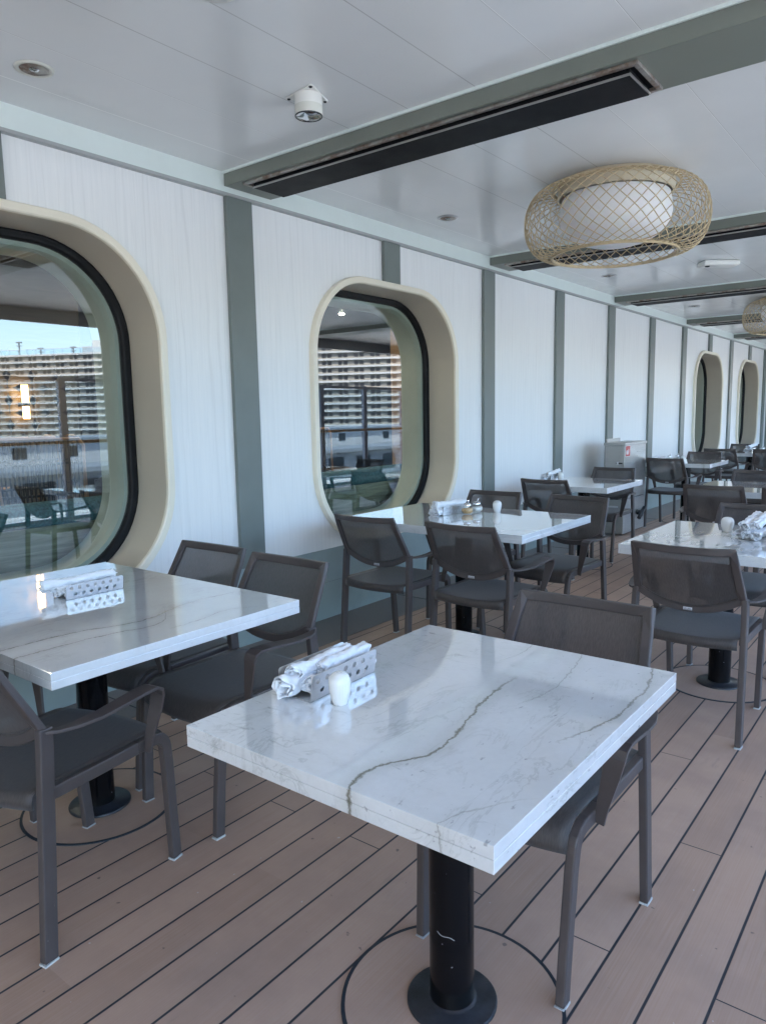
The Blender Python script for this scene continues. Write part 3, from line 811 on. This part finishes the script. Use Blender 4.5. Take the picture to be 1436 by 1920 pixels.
def jar(loc, fill, label):
    t = empty('sugar_jar', (loc[0], loc[1], TZ), label=label, cat='jar', group='glass sugar jars')
    b = MB(); b.lathe([(.018, .0), (.028, .004), (.036, .016), (.038, .028), (.034, .042), (.026, .052), (.021, .056)], 'jar', 32); b.build('bowl', t)
    b = MB(); b.lathe([(.0001, .003), (.0255, .006), (.034, .017), (.0362, .028), (.035, .035), (.0001, .038)], fill, 28); b.build('filling', t)
    b = MB(); b.lathe([(.0235, .053), (.0235, .064), (.018, .068), (.006, .070), (.0001, .070)], 'chrome', 28); b.build('lid', t)
    b = MB(); b.tube([(.006, 0, .068), (.008, 0, .080), (.013, 0, .090)], .0035, 'chrome', 8); b.build('spout', t)
    return t
# foreground
L1 = (-1.130, 1.226); 
holder(L1, radians(2), 'perforated steel napkin holder on the foreground table')
NG = 'rolled white napkins'
nk = [((-.020, -.140, .027), (-.020, .118, .025), .024, 1, .30, 'crumpled white napkin with a bunched end, left in the foreground holder'),
      ((.021, -.095, .024), (.022, .130, .024), .020, 2, .2, 'white napkin rolled against the near plate of the foreground holder'),
      ((-.016, -.105, .052), (-.018, .095, .054), .018, 3, .45, 'white napkin lying on top in the foreground holder'),
      ((.012, -.045, .050), (.014, .124, .056), .018, 4, .1, 'white napkin at the far upper end of the foreground holder')]
for a, c, r, sd, fl, lb in nk: napkin('rolled_napkin', W_(L1, radians(2), a), W_(L1, radians(2), c), r, sd, lb, flare=fl)
shaker((-1.026, 1.145), 'white fluted salt shaker beside the foreground napkin holder')
# left table
L2 = (-2.468, 1.392)
holder(L2, radians(-1), 'perforated steel napkin holder on the large left table', L=.222, H=.052)
nk = [((-.018, -.115, .024), (-.016, .112, .026), .020, 11, .2, 'lower white napkin in the left table holder, near end curled'),
      ((.022, -.10, .024), (.022, .114, .026), .018, 12, .1, 'white napkin behind the plate of the left table holder'),
      ((-.030, -.158, .048), (-.004, .105, .056), .018, 13, .30, 'long white napkin laid on top of the left table holder, sticking out at the left')]
for a, c, r, sd, fl, lb in nk: napkin('rolled_napkin', W_(L2, radians(-1), a), W_(L2, radians(-1), c), r, sd, lb, flare=fl)
# table 3
L3 = (-2.50, 3.86); rz = radians(-8)
holder(L3, rz, 'perforated steel napkin holder on the sugar jar table', L=.20)
nk = [((-.022, -.13, .022), (-.02, .10, .024), .021, 21, .3, 'lower left napkin roll on the sugar jar table'),
      ((.022, -.15, .024), (.02, .10, .024), .024, 22, .3, 'lower right napkin roll on the sugar jar table, its end towards the camera'),
      ((.0, -.13, .062), (.02, .13, .066), .023, 23, .25, 'upper napkin roll on the sugar jar table pointing to the jars')]
for a, c, r, sd, fl, lb in nk: napkin('rolled_napkin', W_(L3, rz, a), W_(L3, rz, c), r, sd, lb, flare=fl)
jar((-2.387, 3.905), 'sugar', 'glass jar of brown sugar under the second window')
jar((-2.378, 4.005), 'wsugar', 'glass jar of white sugar next to the brown sugar')
shaker((-2.272, 4.080), 'white shaker right of the two sugar jars', .075, .028)
# table 4 (right edge)
L4 = (-.712, 3.93); rz = radians(-2)
holder(L4, rz, 'perforated steel napkin holder cut by the right edge of the picture', L=.25, W=.12, H=.065)
nk = [((-.085, -.10, .020), (-.075, .10, .022), .022, 31, .2, 'lower left napkin roll of the stack at the right edge'),
      ((-.045, -.135, .024), (-.040, .10, .024), .023, 32, .0, 'lower middle napkin roll of the stack at the right edge'),
      ((.0, -.145, .024), (.0, .10, .024), .023, 33, .1, 'lower right napkin roll of the stack at the right edge'),
      ((-.062, -.12, .064), (-.050, .12, .095), .024, 34, .1, 'upper left napkin roll of the stack at the right edge'),
      ((-.018, -.11, .066), (.02, .13, .115), .027, 35, .1, 'topmost napkin roll of the stack at the right edge')]
for a, c, r, sd, fl, lb in nk: napkin('rolled_napkin', W_(L4, rz, a), W_(L4, rz, c), r, sd, lb, flare=fl)
shaker((-.895, 4.02), 'white shaker left of the napkin stack at the right edge', .075, .031)
# table 5
L5 = (-2.93, 6.27)
holder(L5, 0, 'napkin holder on the small table before the steel cabinet', L=.20)
nk = [((-.02, -.13, .024), (-.02, .10, .026), .024, 41, .3, 'lower napkin roll on the small table before the cabinet'),
      ((.015, -.12, .06), (.02, .13, .085), .022, 42, .3, 'upper napkin roll on the small table before the cabinet')]
for a, c, r, sd, fl, lb in nk: napkin('rolled_napkin', W_(L5, 0, a), W_(L5, 0, c), r, sd, lb, flare=fl)
shaker((-2.845, 6.30), 'white shaker on the small table before the steel cabinet', .078, .03)
# table 7
holder((-2.90, 9.30), 0, 'napkin holder on the small table past the cabinet', L=.2)
napkin('rolled_napkin', (-2.92, 9.18, TZ + .03), (-2.92, 9.40, TZ + .04), .024, 51, 'napkin roll on the small table past the cabinet', flare=.2)
jar((-2.78, 9.33), 'wsugar', 'glass jar of white sugar past the cabinet')
jar((-2.72, 9.45), 'wsugar', 'second glass jar of white sugar past the cabinet, the right one')
shaker((-2.62, 9.35), 'white shaker right of the jars past the cabinet', .07, .028)
# table 8
holder((-2.33, 11.62), 0, 'napkin holder on the farthest table', L=.2)
napkin('rolled_napkin', (-2.36, 11.5, TZ + .03), (-2.36, 11.75, TZ + .04), .028, 61, 'lower napkin roll on the farthest table', flare=.3)
napkin('rolled_napkin', (-2.33, 11.48, TZ + .075), (-2.28, 11.78, TZ + .11), .028, 62, 'upper napkin roll on the farthest table', flare=.2)
jar((-2.17, 11.66), 'sugar', 'glass jar of brown sugar on the farthest table')
shaker((-2.05, 11.72), 'white shaker on the farthest table', .07, .03)

# ------------------------------------------------------------------ steel hose cabinet
t = empty('hose_cabinet', (-2.94, 8.25, 0), label='brushed steel fire hose cabinet with sloping lid and red sticker by the wall', cat='cabinet')
b = MB(); b.box((-.11, -.345, .02), (.11, .345, .40), 'steelc'); b.box((-.11, -.345, .406), (.11, .345, 1.0), 'steelc'); b.box((-.10, -.335, .396), (.10, .335, .41), 'heat'); b.build('body', t, bevel=.004)
b = MB(); b.box((-.12, -.355, 1.001), (.12, .355, 1.03), 'steelc'); b.build('lid', t, bevel=.003)
b = MB(); b.box((-.118, -.30, 1.031), (-.105, .10, 1.07), 'steelc'); b.build('hinge_flap', t)
b = MB(); b.box((-.10, -.349, .45), (.07, -.3455, .985), 'steelc'); d = b.build('door', t, bevel=.001)
b = MB(); b.box((.02, -.362, .80), (.09, -.350, .815), 'blackrim'); b.box((.03, -.366, .795), (.05, -.350, .82), 'steel'); b.build('latch', d)
b = MB(); b.box((.1105, -.325, .875), (.1125, -.18, 1.0), 'white'); b.box((.1127, -.318, .882), (.1135, -.187, .993), 'red')
# hose symbol: ring, person bar and flame
b.add([(.1142, -.285 + .022 * cos(a), .925 + .026 * sin(a)) for a in [2*pi*k/16 for k in range(16)]], [tuple(range(16))], 'white')
b.add([(.1142, y, z) for y, z in ((-.245, .90), (-.228, .90), (-.222, .94), (-.232, .972), (-.25, .94))], [(0, 1, 2, 3, 4)], 'white')
b.build('fire_sticker', t)
b = MB(); b.lathe([(.03, 0), (.03, .05), (.045, .05), (.045, .065), (.0001, .065)], 'blackrim', 20)
mx = Matrix.Translation((.11, .10, .22)) @ Matrix.Rotation(radians(90), 4, 'Y')
b.v = [tuple(mx @ Vector(v)) for v in b.v]; b.tube([(.16, .02, .16), (.17, .08, .22), (.17, .17, .27)], .022, 'blackrim', 10); b.build('valve', t)
b = MB(); b.box((-.08, -.358, .31), (.05, -.3455, .33), 'steel'); b.build('lower_latch', t)

# ------------------------------------------------------------------ behind the glass
t = empty('banquette', (XW - .60, 1.5, 0), label='teal woven banquette with pale wood back running behind the windows', cat='bench')
b = MB(); b.box((.04, -4.2, 0), (.075, 16.2, .81), 'ledge'); b.build('back_board', t)
b = MB(); b.sweep([(0, -4.2, .865), (0, 16.2, .865)], [(.085 * cos(2*pi*k/20), .075 * sin(2*pi*k/20)) for k in range(20)], 'teal', smooth=True); b.build('head_roll', t)
b = MB(); b.box((-.55, -4.2, .35), (-.02, 16.2, .48), 'teal'); b.build('seat_cushion', t, bevel=.02)
def itable(x, y, label, w=.7, h=.75):
    t = empty('wooden_table', (x, y, 0), label=label, cat='table', group='wooden tables inside the cabin')
    b = MB(); b.box((-w/2, -w/2, h-.035), (w/2, w/2, h), 'oak'); b.build('tabletop', t, bevel=.004)
    b = MB(); b.lathe([(.22, 0), (.22, .01), (.03, .02), (.03, h-.036)], 'spindle', 24); b.build('pedestal', t)
itable(-4.95, 1.95, 'orange wood table behind the banquette inside the first window')
itable(-6.9, 3.05, 'orange wood table deeper inside, under the glowing wall lamp')
itable(-5.0, 4.9, 'wood table inside the second window')
def spchair(x, y, rz):
    t = empty('spindle_chair', (x, y, 0), rz)
    b = MB(); b.box((-.23, -.22, .43), (.23, .22, .46), 'spindle'); b.build('seat', t, bevel=.008)
    for sx in (-1, 1):
        for sy in (-1, 1):
            b = MB(); b.tube([(sx*.22, sy*.21, 0), (sx*.19, sy*.18, .43)], .013, 'spindle', 6); b.build('leg', t)
    b = MB(); b.tube([(-.26, -.21, .46), (-.30, -.28, 1.20), (-.27, -.29, 1.25), (.27, -.29, 1.25), (.30, -.28, 1.20), (.26, -.21, .46)], .012, 'oak', 8)
    for k in range(17):
        u = -.24 + .48 * k / 16; b.tube([(u * .9, -.21, .46), (u * 1.08, -.285, 1.24)], .0055, 'spindle', 5)
    for z in (.62, .86, 1.08): b.tube([(-.27 - (z-.6)*.04, -.225 - (z-.46)*.085, z), (.27 + (z-.6)*.04, -.225 - (z-.46)*.085, z)], .010, 'spindle', 6)
    b.build('spindle_back', t)
    return t
sc = spchair(-4.75, 2.50, radians(-100)); tag(sc, 'tall black spindle back chair inside the first window', 'chair', 'spindle chairs inside the cabin')
snap()
for x, y, r, lb in ((-5.9, 2.75, 75, 'black spindle back chair further inside the first window by the lit screen'), (-5.0, 5.5, -95, 'black spindle back chair inside the second window'), (-5.7, 6.3, -60, 'black spindle back chair deeper inside the second window'), (-6.4, 3.6, 20, 'black spindle back chair in the dark beyond the petal screen')):
    dup(sc, (x, y, 0), radians(r), label=lb, cat='chair', group='spindle chairs inside the cabin')
t = empty('petal_screen', (-6.02, 2.93, 0), label='openwork screen of four petal shapes around the lit wall lamp inside', cat='screen')
b = MB()
for iy in range(-2, 3):
    for iz in range(0, 8):
        cy, cz = iy * .20, .55 + iz * .20
        for a in (45, 135):
            pts = []
            for k in range(16):
                q = 2*pi*k/16; u = .135 * cos(q); v = .05 * sin(q); ca, sa = cos(radians(a)), sin(radians(a))
                pts.append((0, cy + u*ca - v*sa, cz + u*sa + v*ca))
            xo = .004 if a == 45 else 0
            n = 16; b.add([(xo, p[1], p[2]) for p in pts] + [(xo - .012, p[1], p[2]) for p in pts], [tuple(range(n)), tuple(range(n, 2*n))[::-1]] + [(k, (k+1) % n, n + (k+1) % n, n + k) for k in range(n)], 'petal')
b.build('petals', t)
b = MB()
for p in (((-.02, -.52, .3), (.01, -.5, 2.0)), ((-.02, .5, .3), (.01, .515, 2.0)), ((-.02, -.5, 1.96), (.01, .5, 2.0)), ((-.02, -.5, .3), (.01, .5, .42))): b.box(*p, 'dwood')
b.box((-.03, -.54, 2.0), (.02, .54, 2.7), 'dwood')
b.build('frame', t)
t = empty('wall_lamp', (-5.93, 2.92, 1.53), label='glowing amber tube lamp inside the first window', cat='lamp')
b = MB(); b.lathe([(.026, -.13), (.026, -.03)], 'lampglow', 20); b.lathe([(.026, .0), (.026, .14)], 'lampglow', 20); b.build('shade', t)
b = MB(); b.lathe([(.032, -.03), (.032, .0)], 'spindle', 20); b.box((-.09, -.02, -.03), (-.04, .02, 0), 'spindle'); b.build('bracket', t)
b = MB()
tl = MB()
k = 0
for x in (-5.0, -6.6, -8.2):
    for y in (1.2, 2.8, 4.4, 6.0, 7.6):
        b = MB(); b.lathe([(.0001, -.004), (.028, -.004), (.034, -.0005)], 'dl', 16); o = b.build('cabin_downlight'); o.location = (x + .15 * (k % 3), y, ZC); tag(o, 'small warm downlight in the dark cabin ceiling', 'downlight', 'downlights inside the cabin'); k += 1

# ------------------------------------------------------------------ the open side: windscreen rail
XR = 2.12
def screen(y):
    t = empty('windscreen', (XR, y, 0), label='glass windscreen bay with grey posts along the open deck edge', cat='railing', group='windscreen bays on the deck edge')
    b = MB(); b.box((-.035, -.045, 0), (.035, .045, 1.95), 'rail'); b.build('post', t, bevel=.004)
    b = MB(); b.box((-.03, .046, 1.895), (.03, 1.204, 1.94), 'rail'); b.build('top_rail', t)
    b = MB(); b.tube([(-.07, .0, 1.10), (-.07, 1.25, 1.10)], .022, 'oak', 8); b.build('handrail', t)
    b = MB(); b.box((-.004, .05, .12), (.004, 1.20, 1.89), 'wind'); b.build('glass_panel', t)
    b = MB(); b.box((-.025, .046, .06), (.025, 1.204, .11), 'rail'); b.build('bottom_rail', t)
    return t
s0 = screen(-1.21); snap()
for k in range(1, 20): dup(s0, (XR, -1.21 + 1.25 * k, 0), 0)

# ------------------------------------------------------------------ harbour opposite
b = MB(); b.box((-3000, -3000, -19.2), (5000, 5000, -19), 'water'); tag(b.build('sea'), kind='structure')
b = MB(); b.box((6, -400, -19), (128, 600, -16.5), 'bounce_quay'); tag(b.build('bounce_quay'), kind='structure')  # quay added as a sunlit reflector to brighten the deck ceiling
t = empty('terminal_building', (66, 40, -16.5), label='pale quayside terminal building with dark square windows, seen mirrored in the glass', cat='building')
b = MB(); b.box((0, -140, 0), (22, 260, 12.5), 'ltgrey'); b.build('wall', t)
b = MB(); b.box((-1.0, -141, 12.5), (23, 261, 13.0), 'ltgrey'); b.box((-1.5, -141, 8.1), (-.0, 261, 8.4), 'hull'); b.build('roof', t)
b = MB(); b.box((8, -120, 13.0), (20, 240, 15.6), 'hull'); b.box((7.5, -121, 15.6), (20.5, 241, 15.9), 'ltgrey'); b.build('upper_storey', t)
for k in range(60):
    b = MB(); y = -135 + k * 6.5; b.box((-.06, y, 9.3), (-.01, y + 3.4, 11.7), 'dk'); b.build('window', t)
for k in range(38):
    b = MB(); y = -110 + k * 6.0; b.box((7.94, y, 13.8), (7.99, y + 1.6, 15.0), 'dk'); b.build('window', t)
t = empty('cruise_ship', (283, 155, -19), radians(62.4), label='white cruise ship with balcony decks moored opposite, seen mirrored in the glass', cat='ship')
b = MB(); b.box((0, -210, 0), (30, 260, 11), 'hull'); b.build('hull', t)
b = MB(); b.box((1.2, -205, 11), (28, 250, 46.7), 'cabins'); b.build('cabin_block', t)
for k in range(14):
    b = MB(); z = 11 + 2.75 * k; b.box((.3, -206, z), (30, 251, z + .62), 'hull'); b.build('balcony_deck', t)
b = MB(); b.box((1.0, -200, 47.6), (1.2, 245, 49.4), 'wind'); b.build('deck_screen', t)
b = MB()
for k in range(110): b.box((1.3, -200 + 4 * k, 47.55), (1.45, -199.85 + 4 * k, 49.5), 'rail')
b.box((1.3, -200, 49.45), (1.45, 245, 49.6), 'rail'); b.build('deck_rail', t)
for y in (-58, -47, -34, -22, -12, 3):
    b = MB(); h = 50.5 + 1.4 * ((y * 7) % 3); b.box((10, y, 46), (10.4, y + .4, h + .6), 'ltgrey'); b.box((9.6, y - .9, h), (10.8, y + 1.3, h + .5), 'ltgrey'); b.box((9.6, y - .7, h - 1.3), (10.8, y + 1.1, h - 1.0), 'ltgrey'); b.build('mast', t)
b = MB(); b.box((6, 10, 46.8), (26, 34, 50.4), 'hull'); b.box((7, 14, 50.4), (24, 30, 53), 'hull'); b.build('bridge_block', t)

# ------------------------------------------------------------------ camera
R = Matrix(((0.78846895, 0.61481475, -0.01787532), (-0.06697192, 0.11470483, 0.99113953), (-0.61141759, 0.7802856, -0.13161652)))
cam = bpy.data.cameras.new('camera'); co = bpy.data.objects.new('camera', cam); COL.objects.link(co)
mw = Matrix.Identity(4)
for i in range(3):
    mw[i][0] = R[0][i]; mw[i][1] = R[1][i]; mw[i][2] = -R[2][i]
mw.translation = (0, 0, 1.377); co.matrix_world = mw
cam.sensor_fit = 'HORIZONTAL'; cam.sensor_width = 36; cam.lens = 36 * 1367.46 / 1436; cam.clip_end = 6000; cam.clip_start = .02
S.camera = co

# ------------------------------------------------------------------ light
el, az = radians(56), radians(0)
dirv = Vector((-.55, -.80, 0)).normalized()
sd = Vector((dirv.x * cos(el), dirv.y * cos(el), sin(el)))
sun = bpy.data.lights.new('sun', 'SUN'); sun.energy = 4.0; sun.angle = radians(.5); sun.color = (1, .95, .87)
so = bpy.data.objects.new('sun', sun); COL.objects.link(so); so.rotation_euler = sd.to_track_quat('Z', 'Y').to_euler(); so.location = (-20, -20, 40)
w = bpy.data.worlds.new('World'); S.world = w; w.use_nodes = True
nt = w.node_tree; nt.nodes.clear()
sky = nt.nodes.new('ShaderNodeTexSky'); sky.sky_type = 'NISHITA'; sky.sun_disc = False
sky.sun_elevation = el; sky.sun_rotation = math.atan2(sd.x, sd.y); sky.air_density = 1.0; sky.dust_density = 1.4; sky.ozone_density = 2.6
bg = nt.nodes.new('ShaderNodeBackground'); bg.inputs[1].default_value = .15
ow = nt.nodes.new('ShaderNodeOutputWorld'); nt.links.new(sky.outputs[0], bg.inputs[0]); nt.links.new(bg.outputs[0], ow.inputs[0])

S.view_settings.view_transform = 'Standard'; S.view_settings.look = 'None'; S.view_settings.exposure = 3.08; S.view_settings.gamma = 1
S.render.engine = 'CYCLES'
try:
    S.cycles.max_bounces = 12; S.cycles.diffuse_bounces = 6; S.cycles.glossy_bounces = 6; S.cycles.transparent_max_bounces = 24
    S.cycles.sample_clamp_indirect = 6; S.cycles.caustics_reflective = False; S.cycles.caustics_refractive = False
except Exception: pass
